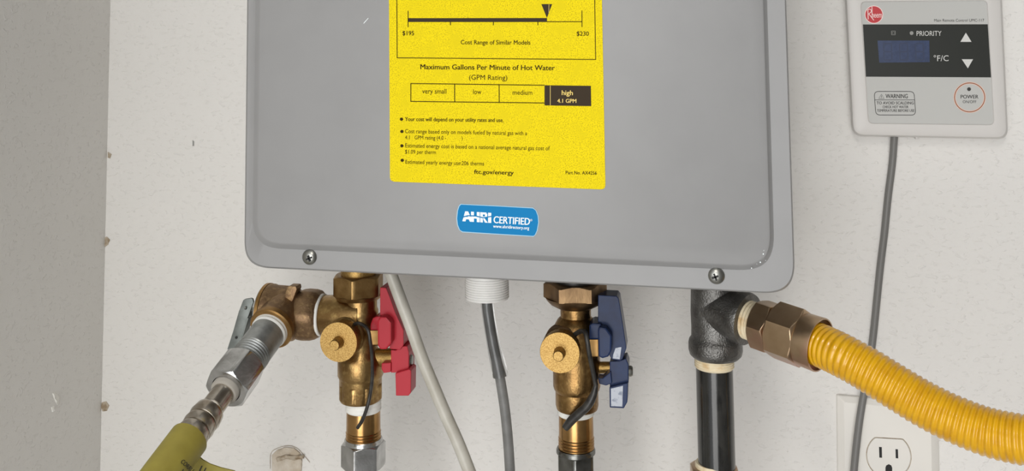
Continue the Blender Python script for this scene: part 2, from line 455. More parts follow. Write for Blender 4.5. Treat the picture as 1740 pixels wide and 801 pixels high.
for x, y, r in ((1297, 432, 1.6), (1292, 446, 1.7), (1298, 426, .8), (1286, 449, .7), (1277, 456, 1.3), (1301, 443, .7)):
    bm = bmesh.new(); flat(bm, disc(x, y, r * .65, r * .85, 7), YL - .0014, .0016); obj('paint_chip', bm, M['white_ink'], heater, 0)

# yellow energy label
YA = YL + .0001
lab = roundpoly([(658.6, -420), (1015, -420), (1028.9, 322.4), (662.6, 308.8)], [9, 9, 9, 9], 6)
bm = bmesh.new(); flat(bm, lab, YA, .0003)
label = obj('energy_label', bm, M['yellow'], heater, 0, label='large yellow energy label with black print')
YI = YA + .0003
bm = bmesh.new()
line(bm, (674.0, -60), (674.8, 98.2), 1.3, YI); line(bm, (1009.6, -60), (1012, 101.2), 1.3, YI); line(bm, (674.2, 98.3), (1012.6, 101.2), 1.3, YI)
line(bm, (693.4, 18.4), (693.4, 46), 1.3, YI); line(bm, (988.8, 18), (988.9, 46), 1.3, YI); line(bm, (929, 36.9), (989, 36.9), 1.3, YI)
for x in (765.3, 838.3, 914): line(bm, (x, 37), (x, 42.8), 1.4, YI)
text(bm, '$195', 683.9, 59.9, 703.4, 60, 7.2, YI, .012); text(bm, '$230', 979.9, 60.6, 1000.4, 60.8, 7.2, YI, .012)
text(bm, 'Cost Range of Similar Models', 782.9, 75.3, 901, 75.9, 7.3, YI, .008)
text(bm, 'Maximum Gallons Per Minute of Hot Water', 714.3, 117.7, 942.6, 119.5, 8.4, YI, .016)
text(bm, '(GPM Rating)', 797, 135.4, 861.8, 136, 8.2, YI)
for a, b in (((697.6, 142), (925, 145)), ((698, 172.4), (925.2, 175.2)), ((698, 141.5), (698, 173)), ((772.5, 143), (772.6, 173.4)), ((848, 144), (848.2, 174.4))): line(bm, a, b, 1.4, YI)
text(bm, 'very small', 717.3, 158.9, 758.4, 159.2, 8, YI); text(bm, 'low', 803.8, 159.9, 817.8, 160, 8, YI); text(bm, 'medium', 871, 161, 904.4, 161.4, 8, YI)
for x, y in ((682.2, 202.7), (682.9, 223.6), (682.9, 248), (683.4, 272.6)): flat(bm, disc(x, y, 2.9, 2.7, 14), YI)
text(bm, 'Your cost will depend on your utility rates and use.', 688.2, 205.7, 855.4, 207.6, 6.6, YI, .014)
text(bm, 'Cost range based only on models fueled by natural gas with a', 688.2, 226.4, 895.4, 230, 6.8, YI)
text(bm, '4.1   GPM rating (4.0 -            )', 688.2, 236.8, 785.9, 238.2, 6.5, YI)
text(bm, 'Estimated energy cost is based on a national average natural gas cost of', 688.5, 250.7, 934, 255.7, 6.8, YI)
text(bm, '$1.09 per therm', 688.2, 261.2, 740.5, 262.2, 6.6, YI)
text(bm, 'Estimated yearly energy use:206 therms', 688.8, 278.4, 822.4, 281.6, 6.6, YI)
text(bm, 'ftc.gov/energy', 805.6, 295.4, 872.6, 297.2, 7, YI, .022)
text(bm, 'Part No. AX4256', 961.4, 296.2, 1013.8, 297.2, 5.6, YI, .01)
obj('lettering', bm, M['ink'], label, 0)
bm = bmesh.new()
flat(bm, [(693.4, 30.9), (929.5, 30.6), (929.5, 37.4), (693.4, 37.4)], YI)
flat(bm, [(919.8, 7), (938.2, 7), (929.3, 30.4)], YI)
flat(bm, [(925.2, 145), (1004, 146), (1004.6, 180.5), (925.2, 179.2)], YI)
obj('printed_block', bm, M['inkblock'], label, 0)
bm = bmesh.new(); text(bm, 'high', 954.6, 161.5, 973.2, 161.8, 8, YI + .0002, .01); obj('knockout_word', bm, M['yellowink'], label, 0)
bm = bmesh.new(); text(bm, '4.1 GPM', 947.1, 174.6, 979.2, 175, 6.6, YI + .0002, .01); obj('knockout_figure', bm, M['yellowink'], label, 0)
bm = bmesh.new(); line(bm, (935, 145.6), (935, 179), .7, YI + .0002); obj('crease_line', bm, M['yellowink'], label, 0)
bm = bmesh.new(); line(bm, (932.8, 7.6), (932.6, 22), .6, YI + .0002); obj('crease_line', bm, M['yellowink'], label, 0)
# blue certification sticker
def sticker(g):
    return [(783 - g * .6, 347.6 - g), (845, 350.6 - g), (905.5 + g * .4, 354.0 - g), (910.5 + g, 358), (914 + g, 367), (914.9 + g, 378.3), (912.6 + g, 392), (909.5 + g, 399), (906.5, 401.6 + g),
            (845, 398 + g), (786 - g * .5, 394.2 + g), (781 - g, 391), (777.6 - g, 382.5), (776.3 - g, 371.6), (777.6 - g, 358.6), (780 - g, 351)]
bm = bmesh.new(); flat(bm, sticker(.9), YA, .0002)
cert = obj('certification_sticker', bm, M['paleblue'], heater, 0, label='small blue certification sticker with white lettering')
bm = bmesh.new(); flat(bm, sticker(-.4), YA + .0002, .0001); obj('blue_field', bm, M['blue'], cert, 0)
bm = bmesh.new(); YS = YA + .0003
# hand-drawn block letters A H R I
n_quads = []
def quad(pts):
    def mp(u, v): # u 0..1 across, v 0..1 up
        return (785.6 + 49.2 * u, 376.2 + 3.0 * u - 17.2 * v)
    n_quads.append(1)
    bm.faces.new([bm.verts.new(at(*mp(*p), YS + .00003 + .00001 * len(n_quads))) for p in pts])
quad([(.0, 0), (.10, 1), (.20, 1), (.11, 0)]); quad([(.10, 1), (.20, 1), (.37, 0), (.26, 0)]); quad([(.09, .22), (.27, .22), (.24, .44), (.12, .44)])
quad([(.30, 0), (.40, 0), (.40, 1), (.30, 1)]); quad([(.40, .34), (.50, .34), (.50, .6), (.40, .6)]); quad([(.50, 0), (.60, 0), (.60, 1), (.50, 1)])
quad([(.62, 0), (.71, 0), (.71, 1), (.62, 1)]); quad([(.71, .8), (.80, .8), (.84, 1), (.71, 1)]); quad([(.78, .5), (.86, .6), (.86, .9), (.78, .9)]); quad([(.71, .38), (.86, .52), (.80, .6), (.71, .58)]); quad([(.71, .42), (.77, .42), (.88, 0), (.78, 0)])
quad([(.89, 0), (1, 0), (1, 1), (.89, 1)])
text(bm, 'CERTIFIED', 838.6, 379.2, 900, 382.6, 11.6, YS, .02)
text(bm, '®', 900.6, 376.2, 904.6, 376.4, 3.6, YS)
text(bm, 'www.ahridirectory.org', 837.9, 387, 899, 390.4, 5.2, YS, .02)
obj('lettering', bm, M['white_ink'], cert, 0)
bm = bmesh.new()
sw = [(785, 368.6), (795, 366), (808, 366.4), (821, 369.6), (835.4, 367)]
flat(bm, [(x, y) for x, y in sw] + [(x, y + 1.8) for x, y in reversed(sw)], YS + .0002)
obj('swoosh', bm, M['blue'], cert, 0)

# ------------------------------------------------------------------ vertical plumbing helpers
def vaxis(cx, cy, Y=YP):
    p = at(cx, cy, Y)
    def z(row): return at(cx, row, Y).z
    return p, z
UP = Vector((0, 0, 1)); DN = Vector((0, 0, -1))
def vlathe(bm, cx, prof, Y=YP, seg=56, caps=(True, True), fn=None):
    """profile given as (pixel row, radius in pixels) on a vertical axis at pixel column cx"""
    p, z = vaxis(cx, prof[0][0], Y); z0 = z(prof[0][0])
    k = krad(cx, prof[0][0], Y)
    lathe(bm, p, DN, [(z0 - z(r), w * k) for r, w in prof], seg, caps, fn)
def vhex(bm, cx, r0, r1, R, rot, Y=YP, c0=.5, c1=.5, sides=6):
    p, z = vaxis(cx, r0, Y); q = Vector((p.x, p.y, z(r1)))
    hexnut(bm, p, q, R * krad(cx, r0, Y), -rot, c0, c1, sides=sides)
def vthreads(r0, r1, w, n, amp=1.1):
    out = []; d = (r1 - r0) / n
    for i in range(n):
        a = r0 + d * i
        out += [(a + d * .05, w - amp), (a + d * .38, w + amp * .4), (a + d * .62, w + amp * .4), (a + d * .95, w - amp)]
    return out

def cap_and_strap(v, cx, cy, r, Yc, strap_pts, strap_r, port, length=.025):
    """drain cap that faces the room, with its knob, its threaded collar and its rubber strap"""
    ax = Vector((0, -1, 0)); c = at(cx, cy, Yc); R = pxr(cx, cy, Yc, r * 2) / 2
    back = c - ax * length
    bm = bmesh.new()
    lathe(bm, back - ax * .03, ax, [(0, R * .82), (.026, R * .82), (.028, R * .95)] + threads(.0285, .042, R * .98, 5, .0007) + [(.043, R * .8)], 56)
    obj('drain_port', bm, port, v)
    bm = bmesh.new(); lathe(bm, back - ax * .006, ax, [(0, R * .86), (.0008, R * .93), (.0026, R * .93), (.0034, R * .86)], 56); obj('strap_ring', bm, M['strap'], v)
    bm = bmesh.new()
    n = 26
    def knurl(th, t, rr):
        return rr * (1 + (.02 if t < .008 and math.cos(n * th) > 0 else 0))
    lathe(bm, c - ax * .0115, ax, [(0, R * .92), (.0005, R * .95), (.0078, R * .95), (.0082, R * .97), (.0086, R * 1.0), (.0107, R * 1.0), (.0115, R * .98)], 104, fn=knurl)
    cp = obj('drain_cap', bm, M['cap'], v, label='round gold brass drain cap')
    k = R * .275
    bm = bmesh.new(); lathe(bm, c - ax * .001, ax, [(0, k * 1.25), (.0012, k * 1.08), (.0022, k), (.0085, k * .98), (.0094, k * .84)], 28); obj('cap_knob', bm, M['cap'], cp)
    bm = bmesh.new(); tube(bm, [at(x, y, Y) for x, y, Y in strap_pts], strap_r, 14, step=.0015); obj('cap_strap', bm, M['strap'], v, label='black rubber cap strap')

def px_prism(pix, Y, depth, bevel=.0008):
    bm = bmesh.new(); prism(bm, [at(x, y, Y) for x, y in pix], depth, bevel); return bm

# ------------------------------------------------------------------ hot (red) service valve
hot = thing('service_valve', 'brass shut-off valve with two red handles under the left of the heater', 'valve', at(617, 690, YP))
bm = bmesh.new(); vlathe(bm, 609, [(425, 30), (476, 30), (477, 34), (482, 34)]); obj('heater_outlet', bm, M['cap'], hot)
bm = bmesh.new(); vhex(bm, 609, 466, 503, 44.5, -13); vlathe(bm, 609, [(500, 41), (507, 37), (508, 24)]); obj('union_nut', bm, M['goldbronze'], hot)
bm = bmesh.new()
vlathe(bm, 613, [(500, 28), (522, 28), (528, 30), (540, 30), (556, 27), (584, 27), (596, 31), (604, 36), (610, 39), (636, 39), (640, 37), (643, 36.2), (676, 36.2), (680, 34), (681, 28)])
vhex(bm, 613, 650, 677, 38.4, 22.5, c0=.5, c1=.5, sides=8)
a0 = at(617, 535, YP); a1 = at(548, 535.5, YP); k = pxr(580, 535, YP, 2) / 2
lathe(bm, a0, a1 - a0, [(0, k * 31), ((a1 - a0).length - .002, k * 31), ((a1 - a0).length, k * 29)])
obj('body', bm, M['brass'], hot)
bm = bmesh.new()
for cx, cy, x2, w in ((620, 574, 668, 12.5), (620, 608, 672, 14.5)):
    p0 = at(cx, cy, YP); p1 = at(x2, cy, YP); kk = pxr(cx, cy, YP, 2) / 2
    lathe(bm, p0, p1 - p0, [(0, kk * w), ((p1 - p0).length, kk * w)], 32)
obj('stem', bm, M['cap'], hot)
cap_and_strap(hot, 575, 582, 31.8, .163, [(590, 562, .150), (606, 550, .155), (619, 554, .160), (626, 563, .163), (629, 580, .163), (632, 605, .160), (632.5, 640, .156), (629, 670, .154), (624, 692, .154), (616, 714, .152), (606, 730, .150)], .0013, M['brass'])
def handles(v, m, dx, dy, blue):
    """lever handle and the smaller drain handle, pixel outlines measured from the photograph"""
    if not blue:
        up = [(645.8, 489), (655.8, 489.6), (662, 505), (672, 533), (685.5, 562), (685.5, 587), (680, 595), (662, 593.5), (662, 560), (658, 541), (645.6, 537)]
        boss = [(646, 539), (656, 539.5), (664.5, 549), (664.5, 584), (656, 594.6), (646, 594.6), (641.5, 588), (641, 546)]
        coll = [(629, 552), (633, 541), (640, 538.4), (650, 538.4), (650, 562), (629, 562)]
        low = [(664, 595), (672, 596), (682, 589), (692, 589), (694.5, 600), (694.5, 634), (664, 634)]
        arm = [(648.2, 618), (664, 617), (664, 633), (652, 634.8), (648.2, 628)]
        leg = [(671.8, 641), (671.5, 635), (695, 628), (698.5, 631), (698, 668), (694, 673.4), (672.6, 673.2)]
        scr = (696, 612); blk = [(628, 562), (643, 562), (643, 587), (630, 587)]
    else:
        up = [(1016.2, 502), (1048, 503.6), (1051.5, 508), (1058, 548), (1064.5, 592), (1058, 611), (1053, 614), (1040.5, 612), (1036, 606), (1030, 556), (1016, 553)]
        boss = [(1018, 556), (1030, 558), (1039.5, 571), (1039, 598), (1034, 607), (1024, 610), (1017, 607), (1015.5, 562)]
        coll = [(1001, 553), (1007, 550), (1022, 551), (1022, 577.5), (1001, 577.5)]
        low = [(1036, 615), (1052, 614), (1064, 610), (1068, 620), (1068, 652), (1036, 657)]
        arm = [(1016, 643), (1024, 643.5), (1038, 632), (1040, 652), (1030, 656), (1018, 653)]
        leg = [(1035.4, 659), (1062, 652.6), (1067, 652), (1066, 684), (1060, 694.8), (1036, 693.4)]
        scr = (1070, 631); blk = [(1000, 577.5), (1017, 577.5), (1017, 607), (1002, 607)]
    YH = YP + .014
    vh = obj('valve_handle', px_prism(up, YH, .018, .0005), m, v, 0)
    obj('boss', px_prism(boss, YH + .008, .026, .0012), m, vh, 0)
    obj('collar', px_prism(coll, YH + .004, .020, .0012), m, vh, 0)
    obj('stem_block', px_prism(blk, YH + .003, .016, .0006), M['rim'], v, 0)
    dh = obj('drain_handle', px_prism(low, YH - .002, .016, .0006), m, v, 0)
    obj('arm', px_prism(arm, YH, .010, .0006), m, dh, 0)
    obj('lever', px_prism(leg, YH + .002, .014, .0006), m, dh, 0)
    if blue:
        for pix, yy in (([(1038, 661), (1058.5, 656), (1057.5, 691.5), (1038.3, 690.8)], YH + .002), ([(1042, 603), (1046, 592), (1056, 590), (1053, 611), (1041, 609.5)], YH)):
            bm = bmesh.new(); flat(bm, pix, yy, .0003); obj('glint_face', bm, M['glint'], dh if yy > YH else vh, 0, label='silvery plate painting a reflection on the handle')  # thin silver plates paint a reflection onto the glossy handle faces
    c = at(scr[0], scr[1], YP + .006); kk = pxr(scr[0], scr[1], YP, 2) / 2
    bm = bmesh.new(); lathe(bm, c - Vector((.004, 0, 0)), Vector((1, 0, 0)), [(0, kk * 9), (.005, kk * 9), (.0062, kk * 7), (.0064, kk * 3)], 24); obj('handle_screw', bm, M['steel'], v)
handles(hot, M['red'], 0, 0, False)

# ------------------------------------------------------------------ cold (blue) service valve
cold = thing('service_valve', 'brass shut-off valve with two navy blue handles under the middle of the heater', 'valve', at(978, 700, YP))
bm = bmesh.new(); vlathe(bm, 977, [(440, 36), (484, 36), (485, 44), (488, 44)]); obj('heater_inlet', bm, M['strap'], cold)
bm = bmesh.new(); vhex(bm, 977, 478, 505, 54.5, 31, c1=0); vlathe(bm, 977, [(504.5, 51), (509, 48.5), (516, 42), (522, 31), (523, 20)]); obj('union_nut', bm, M['bronze'], cold, label='large tarnished brown union nut')
bm = bmesh.new()
vlathe(bm, 978, [(515, 26), (538, 26), (543, 31), (552, 36), (568, 40), (586, 41), (604, 40), (640, 40), (655, 40), (661, 38.4), (664, 36.2), (687, 36.2), (694, 34.5), (696, 28)])
obj('body', bm, M['oldbrass'], cold)
bm = bmesh.new()
for cx, cy, x2, w in ((985, 590, 1030, 12.5), (985, 625, 1040, 9.5)):
    p0 = at(cx, cy, YP); p1 = at(x2, cy, YP); kk = pxr(cx, cy, YP, 2) / 2
    lathe(bm, p0, p1 - p0, [(0, kk * w), ((p1 - p0).length, kk * w)], 32)
obj('stem', bm, M['cap'], cold)
cap_and_strap(cold, 951, 600, 34, .163, [(968, 575, .150), (985, 564, .155), (994, 565, .160), (998, 580, .163), (1001, 600, .162), (1007, 630, .158), (1012, 655, .156), (1010, 670, .156)], .0017, M['bronze'])
bm = bmesh.new(); tube(bm, [at(x, y, Y) for x, y, Y in ((1013, 652, .156), (1008, 672, .156), (998, 690, .156), (984, 703, .155), (972, 714, .154), (960, 728.5, .153))], lambda s: .0015 + .0016 * min(1, s / .012) * (1 if s < .034 else max(.2, 1 - (s - .034) / .02)), 14, step=.0015)
obj('strap_tail', bm, M['strap'], cold, label='thick taped black strap end')
handles(cold, M['navy'], 0, 0, True)

# ------------------------------------------------------------------ nipples and chrome connectors below the valves
for cx, nm_label, con_label, tp, ext, rot, chm, rw, hexrows, hexR in (
        (617.6, 'short brass pipe nipple with white thread tape below the red-handled valve', 'bright chrome nut and tube below the red-handled valve', (678, 698), (676, 731, 751), -25, 'chrome', 29.5, (751, 793), 38.5),
        (978.4, 'short brass pipe nipple with white thread tape below the blue-handled valve', 'dull grey hexagonal connector below the blue-handled valve', (692, 705), (690, 741, 762), -2, 'darkchrome', 30, (768, 900), 34)):
    n = thing('pipe_nipple', nm_label, 'pipe', at(cx, ext[2], YP))
    bm = bmesh.new(); vlathe(bm, cx, [(ext[0], rw - 1), (ext[1], rw - .4)] + vthreads(ext[1], ext[2] + 5, rw, 5)); obj('tube', bm, M['nipple'], n)
    bm = bmesh.new(); vlathe(bm, cx, [(tp[0], rw)] + vthreads(tp[0] + 1, tp[1] - 1, rw + .8, 3, .5) + [(tp[1], rw - 1)]); obj('thread_tape', bm, M['tape'], n)
    c = thing('pipe_connector', con_label, 'pipe fitting', at(cx, 860, YP))
    bm = bmesh.new()
    vhex(bm, cx, hexrows[0], hexrows[1], hexR, rot)
    vlathe(bm, cx, [(hexrows[0] - 7, rw + 1.5), (hexrows[0] - 4, rw + 3.2), (hexrows[0] + 1, rw + 3.2), (hexrows[0] + 2, rw - 3)])
    obj('nut', bm, M[chm], c)
    bm = bmesh.new(); vlathe(bm, cx, [(hexrows[0] + 20, 23), (1900, 23)]); obj('tube', bm, M[chm], c)

# ------------------------------------------------------------------ relief valve to the left of the hot valve
relief = thing('relief_valve', 'brass pressure relief valve with grey steel test lever, left of the red handles', 'valve', at(480, 575, YP))
k = pxr(500, 535, YP, 2) / 2
p_r = at(549, 535.5, YP)
def XL(px): return p_r.x - at(px, 535.5, YP).x
LEFT = Vector((-1, 0, 0))
bm = bmesh.new(); lathe(bm, p_r, LEFT, [(-.0005, k * 31.5), (0, k * 32.6), (.0016, k * 32.6), (.0022, k * 31)]); obj('thread_tape', bm, M['tape'], relief)
bm = bmesh.new()
e = 2.6
def octo(th, t, r):
    x = (th + math.radians(10)) % (math.pi / 3) - math.pi / 6
    return min(r, r * .93 / math.cos(x))
lathe(bm, p_r, LEFT, [(XL(546), k * 34), (XL(541), k * 38.5), (XL(533), k * 40.5), (XL(520), k * 41), (XL(512), k * 40), (XL(506), k * 36), (XL(503), k * 32), (XL(497), k * 32)], 72, fn=octo)
obj('hex_shoulder', bm, M['castbronze'], relief)
bm = bmesh.new()
lathe(bm, p_r, LEFT, [(XL(511), k * 28), (XL(508), k * 36), (XL(500), k * 41.5), (XL(488), k * 43), (XL(466), k * 44), (XL(463), k * 45.5), (XL(457), k * 45.5)], 64)
B1 = at(268, 818, .292); B0 = at(463, 556, .157); B0 = B0 - (B1 - B0).normalized() * .03         # outlet branch axis, comes forward and down to the left
BA = (B1 - B0).normalized()
def BK(px):
    return (B0 + BA * BT(px) - CAM).dot(FWD) / F_PX
def BT(px):  # distance along the branch for a pixel column
    lo, hi = -.2, .6
    for _ in range(50):
        mid = (lo + hi) / 2; p = B0 + BA * mid - CAM
        x = PX + F_PX * p.dot(RIGHT) / p.dot(FWD)
        if x > px: lo = mid
        else: hi = mid
    return lo
kb = BK(462)
rim = bmesh.new()
lathe(rim, B0, BA, [(BT(466), kb * 34), (BT(465.5), kb * 37.5), (BT(464.5), kb * 38.5), (BT(460.5), kb * 38.5), (BT(459.5), kb * 36.5), (BT(459.5), kb * 28)], 56)
lathe(bm, B0, BA, [(0, kb * 34), (BT(465), kb * 36.5), (BT(464), kb * 34)], 56)
obj('body', bm, M['castbronze'], relief)
obj('outlet_rim', rim, M['rim'], relief, label='golden rim of the outlet')
bm = bmesh.new()
prism(bm, [at(x, y, YP + .014) for x, y in ((482, 512), (486, 490), (490, 486.5), (503, 487), (504, 493), (496, 514))], .010, .001)
obj('lug', bm, M['castbronze'], relief)
bm = bmesh.new(); lathe(bm, p_r, LEFT, [(XL(457), k * 44), (XL(456.3), k * 46.4), (XL(451.3), k * 46.4), (XL(450.6), k * 44)], 64); obj('gold_rim', bm, M['rim'], relief)
bm = bmesh.new(); lathe(bm, p_r, LEFT, [(XL(452), k * 43), (XL(448.5), k * 43), (XL(447), k * 40), (XL(445), k * 20), (XL(432), k * 8), (XL(424), k * 8)], 64); obj('end_cap', bm, M['steel'], relief)
bm = bmesh.new()
prism(bm, [at(x, y, YP + .012) for x, y in ((413, 510.5), (416, 508.6), (426.5, 507), (429, 508.5), (430.4, 514), (427, 524), (420.5, 541), (409, 580), (400.5, 597), (390.5, 601), (387, 598), (386.2, 593), (396, 563), (405.5, 529.7))], .0022, .0005)
prism(bm, [at(x, y, YP + .0121) for x, y in ((419.6, 541), (422, 541), (410.4, 580), (408.2, 580))], .009, .0003)
prism(bm, [at(x, y, YP + .0121) for x, y in ((387, 595), (400, 597), (398, 601.5), (391, 602.4), (387.4, 599))], .008, .0003)
lev = obj('test_lever', bm, M['lever'], relief, label='flat grey steel lever with two holes')
for cx, cy, r in ((417.4, 524, 2.4), (401.6, 574, 2.3)):
    c = at(cx, cy, YP + .0122); bm = bmesh.new(); lathe(bm, c, Vector((0, -1, 0)), [(-.0004, kb * r), (.0003, kb * r)], 18); obj('hole', bm, M['black'], lev)
bm = bmesh.new(); c = at(418.4, 522.5, YP + .012); lathe(bm, c, Vector((0, -1, 0)), [(0, kb * 2), (.0016, kb * 2), (.002, kb)], 14); obj('rivet', bm, M['steel'], lev)

# galvanised nipple and drain connector on the branch
gal = thing('pipe_nipple', 'short galvanised steel nipple slanting out of the relief valve', 'pipe', B0 + BA * BT(430))
bm = bmesh.new(); rg = BK(435) * 30.5
lathe(bm, B0, BA, [(BT(463), rg * .96), (BT(452), rg), (BT(431), rg)] + threads(BT(430), BT(413), rg, 6, .0007)); obj('tube', bm, M['galv'], gal)
bm = bmesh.new(); lathe(bm, B0, BA, [(BT(461.5), rg * .97)] + threads(BT(460.5), BT(455), rg * 1.05, 2, .0004) + [(BT(454.5), rg)]); obj('thread_tape', bm, M['tape'], gal)
con = thing('drain_connector', 'chrome nut and ribbed nickel connector with printed olive sleeve at lower left', 'pipe fitting', B1)
kn = BK(392)
bm = bmesh.new()
P0 = B0 + BA * BT(415); P1 = B0 + BA * BT(384)
hexnut(bm, P0, P1, kn * 41, 12, .5, .5, hole=kn * 26)
lathe(bm, P0, BA, [((P1 - P0).length - .004, kn * 26.5), ((P1 - P0).length - .004, kn * 10)], 48, (False, False))
obj('nut', bm, M['chrome'], con)
bm = bmesh.new(); lathe(bm, B0, BA, [(BT(390), kn * 24.5), (BT(381), kn * 24.5), (BT(379.5), kn * 23), (BT(379), kn * 19)], 48); obj('washer', bm, M['washer'], con)
bm = bmesh.new()
rb = BK(345) * 26.8
prof = [(BT(392), kn * 19.5), (BT(360), kn * 19.5), (BT(356), rb * .97), (BT(353), rb)]
for a, b in ((353, 343), (343, 332), (332, 321)):
    prof += [(BT(a - 1), rb), (BT((a + b) / 2), rb * 1.05), (BT(b + 1), rb), (BT(b + .2), rb * .9)]
prof += [(BT(310), rb * .9)]
lathe(bm, B0, BA, prof, 48); obj('ribbed_tube', bm, M['nickel'], con)
bm = bmesh.new(); ro = BK(310) * 34.6
lathe(bm, B0, BA, [(BT(321), ro * .8), (BT(320.8), BK(320) * 33.8), (BT(280), BK(280) * 34.8), (BT(215), BK(215) * 35.3)], 56)
slv = obj('olive_sleeve', bm, M['olive'], con, label='olive green printed sleeve')
e0 = B0 + BA * BT(219); bm = bmesh.new()
tube(bm, [e0, e0 + BA * .02, e0 + BA * .05 + Vector((0, 0, -.012)), e0 + BA * .075 + Vector((0, .005, -.06)), e0 + BA * .07 + Vector((0, .02, -.16)), e0 + BA * .05 + Vector((0, .05, -.35))], ro * .86, 28, step=.005)
obj('lower_hose', bm, M['olive'], con)
# free flap of the wrap-around sleeve
bm = bmesh.new()
YFL = (B0 + BA * BT(330)).y * -1 - .004
fp = [(328, 768), (344, 782), (356, 789), (375, 795.5), (398, 801), (420, 825), (300, 860), (308, 800)]
prism(bm, [at(x, y, YFL) for x, y in fp], .0012, .0003)
flap = obj('sleeve_flap', bm, M['olive'], con)
def on_sleeve(px, py):
    d = ray(px, py).normalized(); w = CAM - B0
    dp = d - BA * d.dot(BA); wp = w - BA * w.dot(BA); R = ro + .0004
    A = dp.dot(dp); Bq = 2 * dp.dot(wp); Cq = wp.dot(wp) - R * R; disc_ = Bq * Bq - 4 * A * Cq
    t = (-Bq - math.sqrt(max(disc_, 0))) / (2 * A)
    return CAM + d * t
for w, x0_, y0_, x1_, y1_, h_ in (('CORRU', 306.5, 786, 325, 804, 7.5), ('W', 305.5, 803, 314, 812, 8), ('U', 337, 803, 345, 807, 12)):
    bm = bmesh.new(); text(bm, w, x0_, y0_, x1_, y1_, h_, Y=YFL, bold=.02, place=None if w == 'U' else on_sleeve, th=.0004); obj('lettering', bm, M['blackink'], slv if w != 'U' else flap, 0)

# ------------------------------------------------------------------ cables under the heater
cabf = thing('cable_fitting', 'white plastic threaded fitting under the middle of the heater', 'fitting', at(827, 509, YP))
bm = bmesh.new(); vlathe(bm, 827, [(430, 36.5), (470, 36.5)] + vthreads(470, 506, 37, 9, .8) + [(507, 36), (508, 33), (505, 24)], caps=(True, True)); obj('threaded_sleeve', bm, M['pvc'], cabf, 25)
gc = thing('hanging_cable', 'grey round cable in a clear vinyl sleeve hanging from the white fitting', 'cable', at(866, 801, YP))
bm = bmesh.new(); tube(bm, [at(x, y, YP) for x, y in ((826, 480), (828, 520), (832, 550), (838, 585), (845, 618), (850, 645), (857, 690), (862, 735), (866, 790), (868, 840), (869, 900), (868, 1100), (862, 1400), (858, 1800))], lambda s: pxr(850, 700, YP, 17) / 2 * (.74 if s < .058 else min(1, .74 + (s - .058) / .012 * .26)), 20, step=.003); obj('cable_core', bm, M['greycable'], gc)
bm = bmesh.new(); tube(bm, [at(x, y, YP) for x, y in ((825.5, 485), (828, 520), (833, 555), (840, 590), (847, 622), (851, 643))], lambda s: pxr(840, 560, YP, 21) / 2 * (1 + .22 * max(0, min(1, (s - .035) / .02))), 24, step=.003, caps=(False, False)); obj('clear_sleeve', bm, M['clear'], gc, label='clear vinyl sleeve')
wc = thing('power_cable', 'off-white cable slanting down past the red handles', 'cable', at(797, 801, .185))
YW = .186
bm = bmesh.new(); tube(bm, [at(x, y, Y) for x, y, Y in ((655.5, 445.5, YW), (660, 456, YW), (666, 470, YW), (682, 513, YW), (699, 558, YW), (716, 606, YW), (736, 655, YW), (757, 705, YW), (778, 752, YW), (797, 800, YW), (816, 850, YW), (835, 900, YW), (880, 1050, .17), (905, 1250, .12), (910, 1500, .09), (910, 1800, .09))], pxr(720, 620, YW, 20.5) / 2, 20, step=.004); obj('cable_core', bm, M['whitecable'], wc)

# ------------------------------------------------------------------ gas line
tee = thing('pipe_tee', 'black cast iron pipe tee under the right of the heater', 'pipe fitting', at(1212, 612, YP))
G0 = at(1212, 523, YP)
G1 = at(1392, 586, .182)
GA = (G1 - G0).normalized(); kg = pxr(1290, 555, .155, 2) / 2
def GT(px):
    lo, hi = -.2, .6
    for _ in range(50):
        mid = (lo + hi) / 2; p = G0 + GA * mid - CAM
        x = PX + F_PX * p.dot(RIGHT) / p.dot(FWD)
        if x < px: lo = mid
        else: hi = mid
    return lo
bm = bmesh.new()
vlathe(bm, 1212, [(440, 46), (462, 46), (468, 40), (480, 39.5), (500, 40), (530, 41), (560, 40.5), (572, 41), (577, 44.5), (583, 46), (594, 46), (602, 44), (607, 39), (608, 32)])
lathe(bm, G0, GA, [(0, kg * 42), (GT(1248), kg * 42), (GT(1255), kg * 44), (GT(1259), kg * 46), (GT(1267), kg * 46), (GT(1271), kg * 44.5), (GT(1271.4), kg * 35)], 64)
obj('body', bm, M['iron'], tee)
bp = thing('pipe_nipple', 'black steel gas pipe standing below the iron tee', 'pipe', at(1217, 800, YP))
bm = bmesh.new(); vlathe(bm, 1213.5, [(612, 31.6), (800, 31.6)], seg=64); obj('tube', bm, M['blackpipe'], bp)
bm = bmesh.new(); vlathe(bm, 1213.4, [(603, 32), (606, 34)] + vthreads(607, 624, 33.4, 4, .9) + [(626, 31)]); obj('thread_sealant', bm, M['sealant'], bp)
bm = bmesh.new(); vlathe(bm, 1213.5, [(786, 31)] + vthreads(787, 800, 32.4, 3, .9) + [(802, 31)]); obj('thread_sealant', bm, M['sealant'], bp)
cpl = thing('pipe_coupling', 'brown brass hexagonal coupling at the foot of the black gas pipe', 'pipe fitting', at(1217, 850, YP))
bm = bmesh.new(); vhex(bm, 1213.5, 793, 850, 45, 8); obj('nut', bm, M['fit'], cpl)
bm = bmesh.new(); vlathe(bm, 1213.5, [(845, 33), (1900, 33)]); obj('tube', bm, M['fit'], cpl)

